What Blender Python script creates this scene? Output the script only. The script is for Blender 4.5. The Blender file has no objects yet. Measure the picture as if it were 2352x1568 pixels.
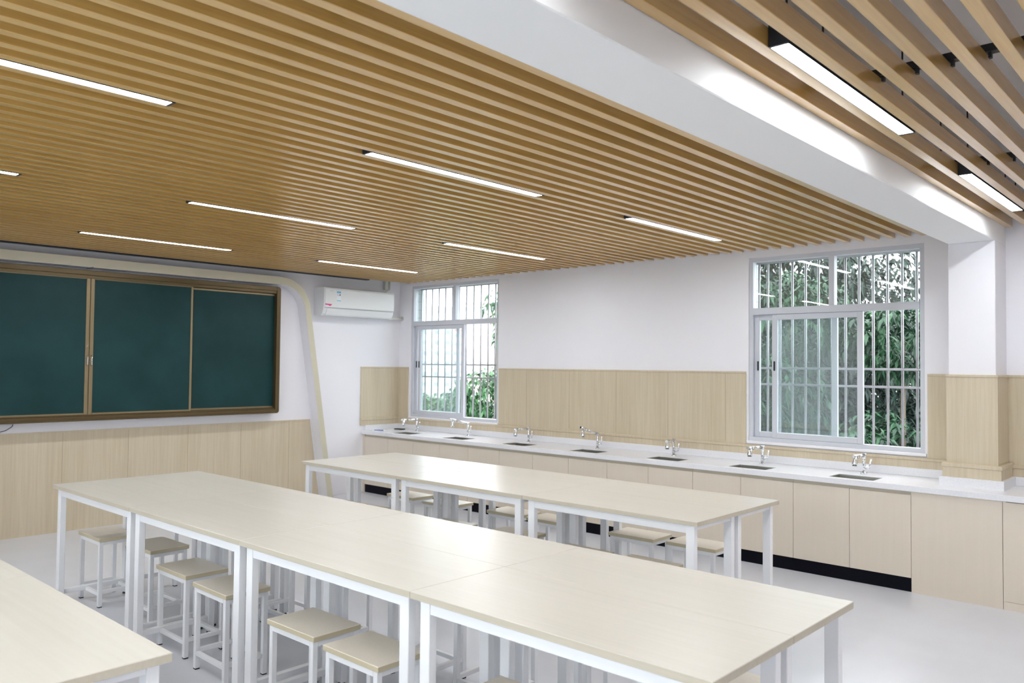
import bpy, bmesh, math, random
from mathutils import Vector, Matrix
SC = bpy.context.scene
COL = SC.collection
PI = math.pi

# ------------------------------------------------------------------ camera
def look_camera():
    f, yaw, pitch, roll, h = 1856.48, 0.7406, 0.0298, 0.0101, 1.5215
    cd = bpy.data.cameras.new('camera')
    cd.sensor_width = 36.0
    cd.lens = f / 2352.0 * 36.0
    cd.clip_start = 0.05
    cd.clip_end = 400
    cam = bpy.data.objects.new('camera', cd)
    COL.objects.link(cam)
    F0 = Vector((math.cos(yaw), math.sin(yaw), 0)); R0 = Vector((math.sin(yaw), -math.cos(yaw), 0)); U0 = Vector((0, 0, 1))
    F = F0 * math.cos(pitch) + U0 * math.sin(pitch)
    U = -F0 * math.sin(pitch) + U0 * math.cos(pitch)
    R = R0 * math.cos(roll) + U * math.sin(roll)
    U2 = -R0 * math.sin(roll) + U * math.cos(roll)
    m = Matrix((R, U2, -F)).transposed().to_4x4()
    m.translation = Vector((0, 0, h))
    cam.matrix_world = m
    cd.dof.use_dof = True
    cd.dof.focus_distance = 4.2
    cd.dof.aperture_fstop = 4.0
    SC.camera = cam
look_camera()

# ------------------------------------------------------------------ exposure, world
SC.view_settings.view_transform = 'Standard'
SC.view_settings.look = 'None'
SC.view_settings.gamma = 1.0
SC.view_settings.use_curve_mapping = False
SC.view_settings.exposure = 1.47
LAMP = 21.0
SKY = 2.6
w = bpy.data.worlds.new('overcast_sky')
SC.world = w
w.use_nodes = True
nt = w.node_tree
bg = nt.nodes['Background']
tc = nt.nodes.new('ShaderNodeTexCoord')
sp = nt.nodes.new('ShaderNodeSeparateXYZ')
rp = nt.nodes.new('ShaderNodeValToRGB')
rp.color_ramp.elements[0].position = 0.45
rp.color_ramp.elements[0].color = (0.42, 0.47, 0.5, 1)
rp.color_ramp.elements[1].position = 0.52
rp.color_ramp.elements[1].color = (0.94, 0.97, 1.0, 1)
mr = nt.nodes.new('ShaderNodeMapRange')
mr.inputs[1].default_value = -1; mr.inputs[2].default_value = 1
nt.links.new(tc.outputs['Generated'], sp.inputs[0])
nt.links.new(sp.outputs[2], mr.inputs[0])
nt.links.new(mr.outputs[0], rp.inputs[0])
nt.links.new(rp.outputs[0], bg.inputs[0])
bg.inputs[1].default_value = SKY

# ------------------------------------------------------------------ materials
def mat(name, col, rough=0.5, metal=0.0, spec=0.5):
    m = bpy.data.materials.new(name)
    m.use_nodes = True
    b = m.node_tree.nodes['Principled BSDF']
    b.inputs['Base Color'].default_value = (*col, 1)
    b.inputs['Roughness'].default_value = rough
    b.inputs['Metallic'].default_value = metal
    b.inputs['Specular IOR Level'].default_value = spec
    return m

def wood(name, c1, c2, rough, scale, grain_axis, spec=0.5, big=0.5, bump=0.0):
    """grain stretched along grain_axis (object coordinates)"""
    m = mat(name, c1, rough, 0, spec)
    nt = m.node_tree; b = nt.nodes['Principled BSDF']
    tc = nt.nodes.new('ShaderNodeTexCoord')
    mp = nt.nodes.new('ShaderNodeMapping')
    oi = nt.nodes.new('ShaderNodeObjectInfo')
    s = [scale, scale, scale]
    s['xyz'.index(grain_axis)] = scale * 0.035
    mp.inputs['Scale'].default_value = s
    mul = nt.nodes.new('ShaderNodeMath'); mul.operation = 'MULTIPLY'; mul.inputs[1].default_value = 37.0
    cmb = nt.nodes.new('ShaderNodeCombineXYZ')
    nt.links.new(oi.outputs['Random'], mul.inputs[0])
    for i in range(3): nt.links.new(mul.outputs[0], cmb.inputs[i])
    nt.links.new(cmb.outputs[0], mp.inputs['Location'])
    nt.links.new(tc.outputs['Object'], mp.inputs['Vector'])
    n1 = nt.nodes.new('ShaderNodeTexNoise'); n1.inputs['Scale'].default_value = 1.0
    n1.inputs['Detail'].default_value = 5; n1.inputs['Roughness'].default_value = 0.65
    nt.links.new(mp.outputs[0], n1.inputs['Vector'])
    n2 = nt.nodes.new('ShaderNodeTexNoise'); n2.inputs['Scale'].default_value = 0.12
    n2.inputs['Detail'].default_value = 2
    nt.links.new(mp.outputs[0], n2.inputs['Vector'])
    mx = nt.nodes.new('ShaderNodeMath'); mx.operation = 'MULTIPLY_ADD'
    mx.inputs[1].default_value = big
    nt.links.new(n2.outputs[0], mx.inputs[0]); nt.links.new(n1.outputs[0], mx.inputs[2])
    r = nt.nodes.new('ShaderNodeMapRange')
    r.inputs[1].default_value = 0.35 + 0.5 * big - 0.12; r.inputs[2].default_value = 0.65 + 0.5 * big + 0.05
    nt.links.new(mx.outputs[0], r.inputs[0])
    cr = nt.nodes.new('ShaderNodeMix'); cr.data_type = 'RGBA'
    cr.inputs[6].default_value = (*c1, 1); cr.inputs[7].default_value = (*c2, 1)
    nt.links.new(r.outputs[0], cr.inputs[0])
    nt.links.new(cr.outputs[2], b.inputs['Base Color'])
    return m

def plaster(name, col, rough=0.6):
    m = mat(name, col, rough, 0, 0.3)
    nt = m.node_tree; b = nt.nodes['Principled BSDF']
    n = nt.nodes.new('ShaderNodeTexNoise'); n.inputs['Scale'].default_value = 60
    bp = nt.nodes.new('ShaderNodeBump'); bp.inputs['Strength'].default_value = 0.03
    tc = nt.nodes.new('ShaderNodeTexCoord')
    nt.links.new(tc.outputs['Object'], n.inputs['Vector'])
    nt.links.new(n.outputs[0], bp.inputs['Height']); nt.links.new(bp.outputs[0], b.inputs['Normal'])
    return m

def mottled(name, c1, c2, rough, scale, spec=0.5, detail=3):
    m = mat(name, c1, rough, 0, spec)
    nt = m.node_tree; b = nt.nodes['Principled BSDF']
    n = nt.nodes.new('ShaderNodeTexNoise'); n.inputs['Scale'].default_value = scale; n.inputs['Detail'].default_value = detail
    tc = nt.nodes.new('ShaderNodeTexCoord')
    r = nt.nodes.new('ShaderNodeMapRange'); r.inputs[1].default_value = 0.35; r.inputs[2].default_value = 0.65
    cr = nt.nodes.new('ShaderNodeMix'); cr.data_type = 'RGBA'
    cr.inputs[6].default_value = (*c1, 1); cr.inputs[7].default_value = (*c2, 1)
    nt.links.new(tc.outputs['Object'], n.inputs['Vector']); nt.links.new(n.outputs[0], r.inputs[0])
    nt.links.new(r.outputs[0], cr.inputs[0]); nt.links.new(cr.outputs[2], b.inputs['Base Color'])
    return m

def emit(name, col, s):
    m = bpy.data.materials.new(name); m.use_nodes = True
    nt = m.node_tree; nt.nodes.clear()
    e = nt.nodes.new('ShaderNodeEmission'); o = nt.nodes.new('ShaderNodeOutputMaterial')
    e.inputs[0].default_value = (*col, 1); e.inputs[1].default_value = s
    nt.links.new(e.outputs[0], o.inputs[0])
    return m

def glass(name, tint, refl_ior=1.5, veil=0.0):
    m = bpy.data.materials.new(name); m.use_nodes = True
    nt = m.node_tree; nt.nodes.clear()
    o = nt.nodes.new('ShaderNodeOutputMaterial')
    tr = nt.nodes.new('ShaderNodeBsdfTransparent'); tr.inputs[0].default_value = (*tint, 1)
    gl = nt.nodes.new('ShaderNodeBsdfGlossy'); gl.inputs['Roughness'].default_value = 0.01
    gl.inputs[0].default_value = (0.95, 0.98, 1, 1)
    df = nt.nodes.new('ShaderNodeBsdfDiffuse'); df.inputs[0].default_value = (0.8, 0.88, 0.9, 1)
    # reflectance from the angle of view on either face: r0 + (1 - r0) * (1 - |N.I|)^5
    g = nt.nodes.new('ShaderNodeNewGeometry')
    dt = nt.nodes.new('ShaderNodeVectorMath'); dt.operation = 'DOT_PRODUCT'
    nt.links.new(g.outputs['Normal'], dt.inputs[0]); nt.links.new(g.outputs['Incoming'], dt.inputs[1])
    ab = nt.nodes.new('ShaderNodeMath'); ab.operation = 'ABSOLUTE'; nt.links.new(dt.outputs['Value'], ab.inputs[0])
    om = nt.nodes.new('ShaderNodeMath'); om.operation = 'SUBTRACT'; om.inputs[0].default_value = 1; nt.links.new(ab.outputs[0], om.inputs[1])
    pw = nt.nodes.new('ShaderNodeMath'); pw.operation = 'POWER'; pw.inputs[1].default_value = 5; nt.links.new(om.outputs[0], pw.inputs[0])
    r0 = ((refl_ior - 1) / (refl_ior + 1)) ** 2
    fr = nt.nodes.new('ShaderNodeMath'); fr.operation = 'MULTIPLY_ADD'; fr.inputs[1].default_value = 1 - r0; fr.inputs[2].default_value = r0
    nt.links.new(pw.outputs[0], fr.inputs[0])
    m1 = nt.nodes.new('ShaderNodeMixShader'); m2 = nt.nodes.new('ShaderNodeMixShader')
    m1.inputs[0].default_value = veil  # pale diffuse share paints the haze of room light over the pane
    nt.links.new(tr.outputs[0], m1.inputs[1]); nt.links.new(df.outputs[0], m1.inputs[2])
    nt.links.new(fr.outputs[0], m2.inputs[0]); nt.links.new(m1.outputs[0], m2.inputs[1]); nt.links.new(gl.outputs[0], m2.inputs[2])
    nt.links.new(m2.outputs[0], o.inputs[0])
    return m

M = {}
M['wall'] = plaster('wall_paint', (0.875, 0.86, 0.90))
M['ceil'] = plaster('ceiling_paint', (0.82, 0.81, 0.83))
M['beam'] = plaster('beam_paint', (0.88, 0.88, 0.885))
M['floor'] = mottled('floor_vinyl', (0.655, 0.665, 0.72), (0.685, 0.695, 0.75), 0.28, 3.0, 0.5)
M['slat'] = wood('slat_oak', (0.53, 0.305, 0.075), (0.65, 0.41, 0.125), 0.35, 60, 'x', 0.5)
for _k, _v in (('Coat Weight', 1.0), ('Coat Roughness', 0.22), ('Coat IOR', 1.75)):
    M['slat'].node_tree.nodes['Principled BSDF'].inputs[_k].default_value = _v
M['slat_end'] = mat('slat_end', (0.45, 0.31, 0.13), 0.5)
M['wains'] = wood('wainscot_oak', (0.56, 0.47, 0.33), (0.66, 0.57, 0.43), 0.45, 55, 'z', 0.35)
M['cab'] = wood('cabinet_maple', (0.735, 0.65, 0.545), (0.76, 0.675, 0.57), 0.42, 40, 'z', 0.4)
M['table'] = wood('table_maple', (0.64, 0.60, 0.53), (0.69, 0.65, 0.585), 0.30, 45, 'y', 0.5)
M['edge'] = wood('table_edge', (0.54, 0.485, 0.385), (0.60, 0.545, 0.445), 0.4, 70, 'y', 0.4)
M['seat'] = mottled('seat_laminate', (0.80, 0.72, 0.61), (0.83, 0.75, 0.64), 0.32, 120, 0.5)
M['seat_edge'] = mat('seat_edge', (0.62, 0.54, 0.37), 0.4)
M['steel'] = mat('white_powder_coat', (0.90, 0.905, 0.93), 0.3, 0, 0.5)
M['black'] = mat('black_plastic', (0.012, 0.013, 0.018), 0.45)
M['kick'] = mat('black_toe_kick', (0.003, 0.003, 0.008), 0.5, 0, 0.12)
M['quartz'] = mottled('white_quartz', (0.80, 0.80, 0.84), (0.84, 0.84, 0.87), 0.22, 90, 0.5)
M['chrome'] = mat('chrome', (0.82, 0.84, 0.87), 0.12, 1.0)
M['stainless'] = mat('brushed_stainless', (0.48, 0.47, 0.43), 0.35, 1.0)
M['alu'] = mat('aluminium_frame', (0.62, 0.635, 0.69), 0.4, 0.0)
M['bars'] = mat('grille_steel', (0.36, 0.35, 0.37), 0.3, 0.5)
M['glass'] = glass('window_glass', (0.94, 0.97, 0.97), 1.65, 0.04)
M['bronze'] = mat('bronze_aluminium', (0.135, 0.095, 0.045), 0.38, 0.55)
M['bronze_l'] = mat('pale_bronze_aluminium', (0.29, 0.225, 0.13), 0.35, 0.5)
M['arch'] = mat('arch_beige', (0.62, 0.58, 0.45), 0.5)
M['ac'] = mat('air_conditioner_plastic', (0.82, 0.83, 0.84), 0.25)
M['ac_line'] = mat('air_conditioner_gap', (0.35, 0.36, 0.38), 0.5)
M['blue'] = mat('sticker_blue', (0.17, 0.5, 0.72), 0.5)
M['pink'] = mat('sticker_pink', (0.78, 0.08, 0.28), 0.5)
M['paper'] = mat('paper', (0.82, 0.85, 0.88), 0.6)
M['ink'] = mat('sticker_ink', (0.12, 0.14, 0.2), 0.6)
M['ink_red'] = mat('sticker_red', (0.7, 0.15, 0.12), 0.6)
M['pen'] = mat('pen_blue', (0.05, 0.1, 0.4), 0.35)
M['pipe'] = mat('pipe_wrap', (0.70, 0.70, 0.66), 0.6)
M['tile'] = None
M['led'] = emit('lamp_diffuser', (0.92, 0.965, 1.0), LAMP)
# chalkboard: deep green with faint dusty smears
def chalk():
    m = mottled('chalkboard_green', (0.004, 0.036, 0.038), (0.008, 0.048, 0.052), 0.5, 2.2, 0.3, 4)
    return m
M['chalk'] = chalk()
def tiles():
    m = mat('wall_tile', (0.45, 0.5, 0.5), 0.35)
    nt = m.node_tree; b = nt.nodes['Principled BSDF']
    t = nt.nodes.new('ShaderNodeTexBrick'); tc = nt.nodes.new('ShaderNodeTexCoord')
    mp = nt.nodes.new('ShaderNodeMapping'); mp.inputs['Rotation'].default_value = (PI / 2, 0, 0)
    t.offset = 0
    t.inputs['Color1'].default_value = (0.40, 0.46, 0.47, 1); t.inputs['Color2'].default_value = (0.45, 0.5, 0.51, 1)
    t.inputs['Mortar'].default_value = (0.25, 0.28, 0.28, 1); t.inputs['Scale'].default_value = 1
    t.inputs['Brick Width'].default_value = 0.1; t.inputs['Row Height'].default_value = 0.1; t.inputs['Mortar Size'].default_value = 0.004
    nt.links.new(tc.outputs['Object'], mp.inputs[0]); nt.links.new(mp.outputs[0], t.inputs[0]); nt.links.new(t.outputs[0], b.inputs['Base Color'])
    return m
M['tile'] = tiles()
def leafmat(name, c1, c2):
    m = mat(name, c1, 0.45, 0, 0.4)
    nt = m.node_tree; b = nt.nodes['Principled BSDF']
    g = nt.nodes.new('ShaderNodeNewGeometry')
    cr = nt.nodes.new('ShaderNodeMix'); cr.data_type = 'RGBA'
    cr.inputs[6].default_value = (*c1, 1); cr.inputs[7].default_value = (*c2, 1)
    nt.links.new(g.outputs['Random Per Island'], cr.inputs[0]); nt.links.new(cr.outputs[2], b.inputs['Base Color'])
    return m
M['leaf'] = leafmat('leaf_green', (0.004, 0.022, 0.013), (0.022, 0.085, 0.032))
M['leaf_dark'] = leafmat('leaf_dark_green', (0.002, 0.010, 0.008), (0.010, 0.036, 0.022))
M['leaf_light'] = leafmat('leaf_light_green', (0.012, 0.055, 0.02), (0.05, 0.15, 0.05))
M['bark'] = mat('bark', (0.10, 0.075, 0.05), 0.9)

# ------------------------------------------------------------------ mesh helpers
class MB:
    def __init__(s): s.bm = bmesh.new()
    def box(s, lo, hi, bev=0.0, mi=0, seg=1):
        t = bmesh.new()
        bmesh.ops.create_cube(t, size=1)
        for v in t.verts:
            v.co = Vector([lo[i] + (v.co[i] + 0.5) * (hi[i] - lo[i]) for i in range(3)])
        if bev > 0:
            bmesh.ops.bevel(t, geom=list(t.edges), offset=bev, segments=seg, affect='EDGES', profile=0.5)
        for f in t.faces: f.material_index = mi
        s.merge(t)
        return s
    def merge(s, t):
        me = bpy.data.meshes.new('tmp'); t.to_mesh(me); t.free()
        s.bm.from_mesh(me); bpy.data.meshes.remove(me)
    def face(s, pts, mi=0):
        f = s.bm.faces.new([s.bm.verts.new(p) for p in pts]); f.material_index = mi
        return f
    def prism(s, prof, axis, a, b, mi=0):
        """profile = list of 2-D points on the two other axes, extruded along axis"""
        def P(u, v, t):
            if axis == 'x': return (t, u, v)
            if axis == 'y': return (u, t, v)
            return (u, v, t)
        A = [s.bm.verts.new(P(u, v, a)) for u, v in prof]
        B = [s.bm.verts.new(P(u, v, b)) for u, v in prof]
        n = len(prof)
        fs = [s.bm.faces.new(A), s.bm.faces.new(B[::-1])]
        for i in range(n): fs.append(s.bm.faces.new((A[i], B[i], B[(i + 1) % n], A[(i + 1) % n])))
        for f in fs: f.material_index = mi
        return s
    def tube(s, pts, r, n=10, mi=0, caps=True, smooth=True):
        pts = [Vector(p) for p in pts]
        rr = r if isinstance(r, (list, tuple)) else [r] * len(pts)
        rings = []
        prev = None
        for i, p in enumerate(pts):
            d = (pts[min(i + 1, len(pts) - 1)] - pts[max(i - 1, 0)])
            d = d.normalized() if d.length > 1e-9 else Vector((0, 0, 1))
            if prev is None:
                a = d.orthogonal().normalized()
            else:
                a = (prev - d * prev.dot(d))
                a = a.normalized() if a.length > 1e-6 else d.orthogonal().normalized()
            prev = a
            b = d.cross(a)
            rings.append([s.bm.verts.new(p + (a * math.cos(2 * PI * k / n) + b * math.sin(2 * PI * k / n)) * rr[i]) for k in range(n)])
        for i in range(len(rings) - 1):
            for k in range(n):
                f = s.bm.faces.new((rings[i][k], rings[i][(k + 1) % n], rings[i + 1][(k + 1) % n], rings[i + 1][k]))
                f.smooth = smooth; f.material_index = mi
        if caps:
            for R in (rings[0][::-1], rings[-1]):
                f = s.bm.faces.new(R); f.material_index = mi
        return s
    def build(s, name, mats, parent=None, loc=(0, 0, 0), kind=None, label=None):
        bmesh.ops.recalc_face_normals(s.bm, faces=list(s.bm.faces))
        me = bpy.data.meshes.new(name); s.bm.to_mesh(me); s.bm.free()
        for m in (mats if isinstance(mats, (list, tuple)) else [mats]): me.materials.append(m)
        o = bpy.data.objects.new(name, me); COL.objects.link(o)
        o.location = loc
        if parent: o.parent = parent
        if kind: o['kind'] = kind
        if label: o['label'] = label
        return o
def box(lo, hi, bev=0.0, mi=0, seg=1): return MB().box(lo, hi, bev, mi, seg)

def tag(o, label, cat, group=None, kind=None):
    o['label'] = label; o['category'] = cat
    if group: o['group'] = group
    if kind: o['kind'] = kind
    return o
def thing(name, label, cat, loc=(0, 0, 0), rz=0.0, group=None, kind=None):
    o = bpy.data.objects.new(name, None); COL.objects.link(o)
    o.location = loc; o.rotation_euler = (0, 0, rz); o.empty_display_size = 0.1
    return tag(o, label, cat, group, kind)
KIDS = {}
def kids(o): return [c for c in COL.objects if c.parent == o]
def copy_tree(o, parent=None):
    c = o.copy(); COL.objects.link(c)
    if parent is not None: c.parent = parent
    for ch in kids(o): copy_tree(ch, c)
    return c
def structure(o, label, cat): return tag(o, label, cat, kind='structure')

# ------------------------------------------------------------------ dimensions
XW, YB = 6.51, 7.86           # window wall, chalkboard wall
XL, YN = -0.70, -4.0          # left wall, back wall
ZS, ZSB, ZC = 2.523, 2.588, 2.95    # slat bottoms, slat tops, plaster ceiling
ZB, BY0, BY1 = 2.3986, 1.261, 1.5495  # beam
WT = 0.17                     # wall thickness
W1 = (6.155, 7.64, 0.885, 2.487)
W2 = (1.79, 3.19, 0.900, 2.468)

# ------------------------------------------------------------------ room shell
structure(box((XL - .15, YN - .15, -0.12), (XW + WT, YB + .15, 0)).build('floor', M['floor']), 'pale grey vinyl classroom floor', 'floor')
structure(box((XL - .15, YN - .15, ZC), (XW + WT, YB + .15, ZC + .15)).build('ceiling', M['ceil']), 'grey plaster ceiling above the timber slats', 'ceiling')
structure(box((XL, YB, 0), (XW, YB + .15, ZC)).build('wall_front', M['wall']), 'white wall behind the chalkboard', 'wall')
W3 = (0.30, 2.85, 0.95, 2.40)
W4 = (3.10, 4.75, 0.95, 2.40)
b = MB()
for y0, y1 in ((YN, W3[0]), (W3[1], W4[0]), (W4[1], YB)): b.box((XL - .15, y0, 0), (XL, y1, ZC))
for W in (W3, W4):
    b.box((XL - .15, W[0], 0), (XL, W[1], W[2])); b.box((XL - .15, W[0], W[3]), (XL, W[1], ZC))
structure(b.build('wall_left', M['wall']), 'white side wall opposite the windows', 'wall')
structure(box((XL, YN - .15, 0), (XW, YN, ZC)).build('wall_back', M['wall']), 'white wall at the rear of the room', 'wall')
b = MB()
a0, a1 = XW, XW + WT
ys = [YN - .15, W2[0], W2[1], W1[0], W1[1], YB + .15]
b.box((a0, ys[0], 0), (a1, ys[1], ZC)); b.box((a0, ys[2], 0), (a1, ys[3], ZC)); b.box((a0, ys[4], 0), (a1, ys[5], ZC))
for W in (W1, W2):
    b.box((a0, W[0], 0), (a1, W[1], W[2])); b.box((a0, W[0], W[3]), (a1, W[1], ZC))
structure(b.build('wall_right', M['wall']), 'white wall with two barred windows above the sink counter', 'wall')
# exterior tiled skin with the reveals of the windows
b = MB()
for y0, y1 in ((ys[0], ys[1] - .0), (ys[2], ys[3]), (ys[4], ys[5])):
    b.box((a1, y0, 0), (a1 + .03, y1, ZC))
for W in (W1, W2):
    b.box((a1, W[0], 0), (a1 + .03, W[1], W[2])); b.box((a1, W[0], W[3]), (a1 + .03, W[1], ZC))
    b.box((XW + .075, W[1] - .006, W[2]), (a1 + .03, W[1], W[3])); b.box((XW + .075, W[0], W[2]), (a1 + .03, W[0] + .006, W[3]))
structure(b.build('trim_1', M['tile']), 'grey tile facing outside around the windows', 'wall tiles')
structure(box((XL, BY0, ZB), (XW, BY1, ZC), 0.004).build('ceiling_beam', M['beam']), 'white painted beam crossing the ceiling', 'beam')
PX = 6.188
structure(box((PX, BY0, 0), (XW, BY1, ZB), 0.004).build('pillar', M['wall']), 'white square pillar below the ceiling beam', 'pillar')

# wainscots
def wainscot():
    H0, HL, H1, d = 0.79, 0.885, 1.491, 0.012
    # window wall: three runs between / beside the windows
    b = MB()
    runs = [(W1[1] + .03, YB), (W2[1] + .02, W1[0] - .02), (BY1 + .001, W2[0] - .02), (YN, BY0 - .001)]
    for y0, y1 in runs:
        b.box((XW - d, y0, HL), (XW - .0005, y1, H1 - .018))
        b.box((XW - d - .006, y0, H1 - .018), (XW - .0005, y1, H1), .003)
        # vertical joints
    b.box((XW - d - .006, BY1 + .001, H0), (XW - .0005, YB - .0005, W2[2] - .055))
    b.box((XW - d - .014, BY1 + .001, W2[2] - .055), (XW - .0005, YB - .0005, W2[2] - .030), .005)
    b.box((XW - d - .006, YN, H0), (XW - .0005, BY0 - .001, W2[2] - .055))
    b.box((XW - d - .014, YN, W2[2] - .055), (XW - .0005, BY0 - .001, W2[2] - .030), .005)
    for y0, y1 in runs:
        b.box((XW - d, y0, W2[2] - .03), (XW - .0005, y1, HL + .001))
    structure(b.build('trim_2', M['wains']), 'oak laminate panelling on the window wall above the counter', 'wall panelling')
    # panelling on the pillar
    b = MB()
    e = .012
    b.box((PX - e, BY0 - e, HL), (XW - .013, BY1 + e, H1 - .018)); b.box((PX - e - .006, BY0 - e - .006, H1 - .018), (XW - .013, BY1 + e + .006, H1), .003)
    e2 = .034
    b.box((PX - e2, BY0 - e2, H0), (XW - .02, BY1 + e2, HL - .03)); b.box((PX - e2 - .006, BY0 - e2 - .006, HL - .03), (XW - .02, BY1 + e2 + .006, HL), .006)
    structure(b.build('trim_3', M['wains']), 'oak laminate panelling wrapped round the pillar', 'wall panelling')
    # short return on the chalkboard wall above the counter
    b = MB()
    b.box((5.92, YB - d, HL), (XW - d, YB - .0005, H1 - .018)); b.box((5.915, YB - d - .006, H1 - .018), (XW - d, YB - .0005, H1), .003)
    b.box((5.92, YB - d - .006, H0), (XW - d, YB - .0005, W2[2] - .055)); b.box((5.915, YB - d - .014, W2[2] - .055), (XW - d, YB - .0005, HL + .002), .005)
    structure(b.build('trim_4', M['wains']), 'oak laminate panel on the chalkboard wall at the counter end', 'wall panelling')
    # chalkboard wall wainscot, cut slanting along the arch
    b = MB()
    def xr(z): return 5.355 - 0.136 * z / 0.885
    def xl(z): return 2 * 2.82 - xr(z)
    top = 0.895
    b.prism([(xl(0), 0), (xr(0), 0), (xr(top - .015), top - .015), (xl(top - .015), top - .015)], 'y', YB - d, YB - .0005)
    b.prism([(xl(top - .015), top - .015), (xr(top - .015), top - .015), (xr(top), top), (xl(top), top)], 'y', YB - d - .006, YB - .0005)
    structure(b.build('trim_5', M['wains']), 'oak laminate panelling below the chalkboard', 'wall panelling')
    # fine joints between boards
    b = MB()
    for x in (2.05, 2.645, 3.22, 3.80, 4.375, 4.95, 1.48, .9): b.box((x, YB - d - .0008, .0), (x + .0025, YB - d + .002, .88))
    for y in (5.72, 5.14, 4.56, 3.98, 3.40): b.box((XW - d - .0008, y, HL), (XW - d + .002, y + .0025, H1 - .02))
    structure(b.build('trim_6', mat('joint_brown', (0.33, 0.26, 0.17), 0.6)), 'thin upright joints between the oak wall panels', 'panel joint')
wainscot()

# ------------------------------------------------------------------ windows
def window(name, W, sash_w, f2, r2, mull, ztr, label, left=False):
    y0, y1, z0, z1 = W
    root = thing(name, label, 'window', (XL, y1, z0) if left else (XW, y0, z0), PI if left else 0, kind='structure')
    H = z1 - z0; L = y1 - y0
    zt = ztr - z0
    xa, xb = .010, .075
    fr = MB()
    t = .035
    fr.box((xa, 0, 0), (xb, L, t), .002); fr.box((xa, 0, H - t), (xb, L, H), .002)
    fr.box((xa, 0, t), (xb, t, H - t), .002); fr.box((xa, L - t, t), (xb, L, H - t), .002)
    fr.box((xa - .012, t, zt - .028), (xb, L - t, zt + .028), .002)
    fr.build('window_frame', M['alu'], root)
    mu = mull - y0
    box((xa, mu - .022, zt + .028), (xb, mu + .022, H - t), .002).build('mullion', M['alu'], root)
    # sill
    box((-.02, -.012, -.022), (.13, L + .012, 0.001), .003).build('window_sill', M['wall'], root)
    # top fixed panes
    box((.042, t, zt + .028), (.046, mu - .022, H - t)).build('window_pane', M['glass'], root)
    box((.042, mu + .022, zt + .028), (.046, L - t, H - t)).build('window_pane', M['glass'], root)
    # sashes (a = lower y edge, b = upper y edge)
    for (a, c, x0, x1) in (f2, r2):
        a -= y0; c -= y0
        s = MB(); st = .045
        zb, ztop = t + .001, zt - .029
        s.box((x0, a, zb), (x1, a + st, ztop), .002); s.box((x0, c - st, zb), (x1, c, ztop), .002)
        s.box((x0, a + st, zb), (x1, c - st, zb + st), .002); s.box((x0, a + st, ztop - st), (x1, c - st, ztop), .002)
        so = s.build('sash', M['alu'], root)
        box(((x0 + x1) / 2 - .002, a + st, zb + st), ((x0 + x1) / 2 + .002, c - st, ztop - st)).build('sash_pane', M['glass'], so)
        hy = c - .03 if x0 > .04 else c - .02
        box((x0 - .010, hy - .008, .60), (x0 + .001, hy + .004, .68), .002).build('latch', M['black'], so)
    return root
window('window_1', W1, .7, (6.716, 7.515, .012, .040), (6.83, 7.605, .0425, .070), 6.885, 2.022, 'smaller aluminium sliding window by the air conditioner, towers outside')
window('window_2', W2, .7, (2.24, 2.985, .012, .040), (2.45, 3.155, .0425, .070), 2.485, 2.005, 'larger aluminium sliding window beside the pillar, dark trees outside')

window('window_3', W3, .7, (0.34, 1.60, .012, .040), (1.55, 2.81, .0425, .070), 1.58, 1.98, 'side window left of the camera, out of the picture', True)
window('window_4', W4, .7, (3.14, 3.95, .012, .040), (3.90, 4.71, .0425, .070), 3.92, 1.98, 'side window opposite the sinks, out of the picture', True)

def grille(name, W, ys, hz, label):
    y0, y1, z0, z1 = W
    root = thing(name, label, 'window grille', (XW + .15, y0, z0))
    L = y1 - y0; H = z1 - z0
    for y in ys:
        MB().tube([(0, y - y0, .004), (0, y - y0, H - .012)], .0095, 10).build('bar', M['bars'], root)
    for z in hz:
        box((-.010, .007, z - z0 - .009), (.010, L - .007, z - z0 + .009), .003).build('cross_bar', M['bars'], root)
    return root
grille('security_grille', W2, [1.884, 1.990, 2.098, 2.207, 2.315, 2.423, 2.532, 2.643, 2.753, 2.866, 2.974, 3.085, 3.165], (0.915, 1.383, 1.522, 2.435),
       'steel bar grille outside the larger window beside the pillar')
grille('security_grille', W1, [6.225, 6.346, 6.458, 6.577, 6.695, 6.818, 6.94, 7.06, 7.181, 7.300, 7.419, 7.536, 7.615], (0.905, 1.375, 1.525, 2.455),
       'steel bar grille outside the smaller window by the air conditioner')

# ------------------------------------------------------------------ slatted ceilings
PITCH_R = 0.1145
def slat_ceiling(label, ylist, x1, rails_x, y_lo, y_hi, rods=True):
    root = thing('slat_ceiling', label, 'slatted ceiling', (0, 0, ZS))
    x0 = XL + .02
    Lx = x1 - x0
    proto = None
    for y in ylist:
        if proto is None:
            proto = MB().box((0, 0, 0), (Lx, .042, ZSB - ZS), .0015).build('slat', M['slat'], root, (x0, y, 0))
        else:
            o = proto.copy(); COL.objects.link(o); o.location = (x0, y, 0); o.parent = root
    for x in rails_x:
        b = MB()
        b.box((x - .018, y_lo, ZSB - ZS + .004), (x + .018, y_hi, ZSB - ZS + .030))
        # clip tongues that hold each slat
        for y in ylist:
            if y_lo + .01 < y < y_hi - .05:
                b.box((x - .012, y - .014, ZSB - ZS - .016), (x + .006, y - .004, ZSB - ZS + .006))
                b.box((x - .004, y + .046, ZSB - ZS - .012), (x + .012, y + .054, ZSB - ZS + .006))
        b.build('carrier_rail', M['black'], root)
        if rods:
            y = y_lo + .35
            while y < y_hi:
                MB().tube([(x, y, ZSB - ZS + .03), (x, y, ZC - ZS - .001)], .004, 6).build('hanger_rod', M['black'], root)
                y += 1.2
    return root
left_y = [1.565] + [1.652 + .113 * k for k in range(0, 54)]
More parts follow.
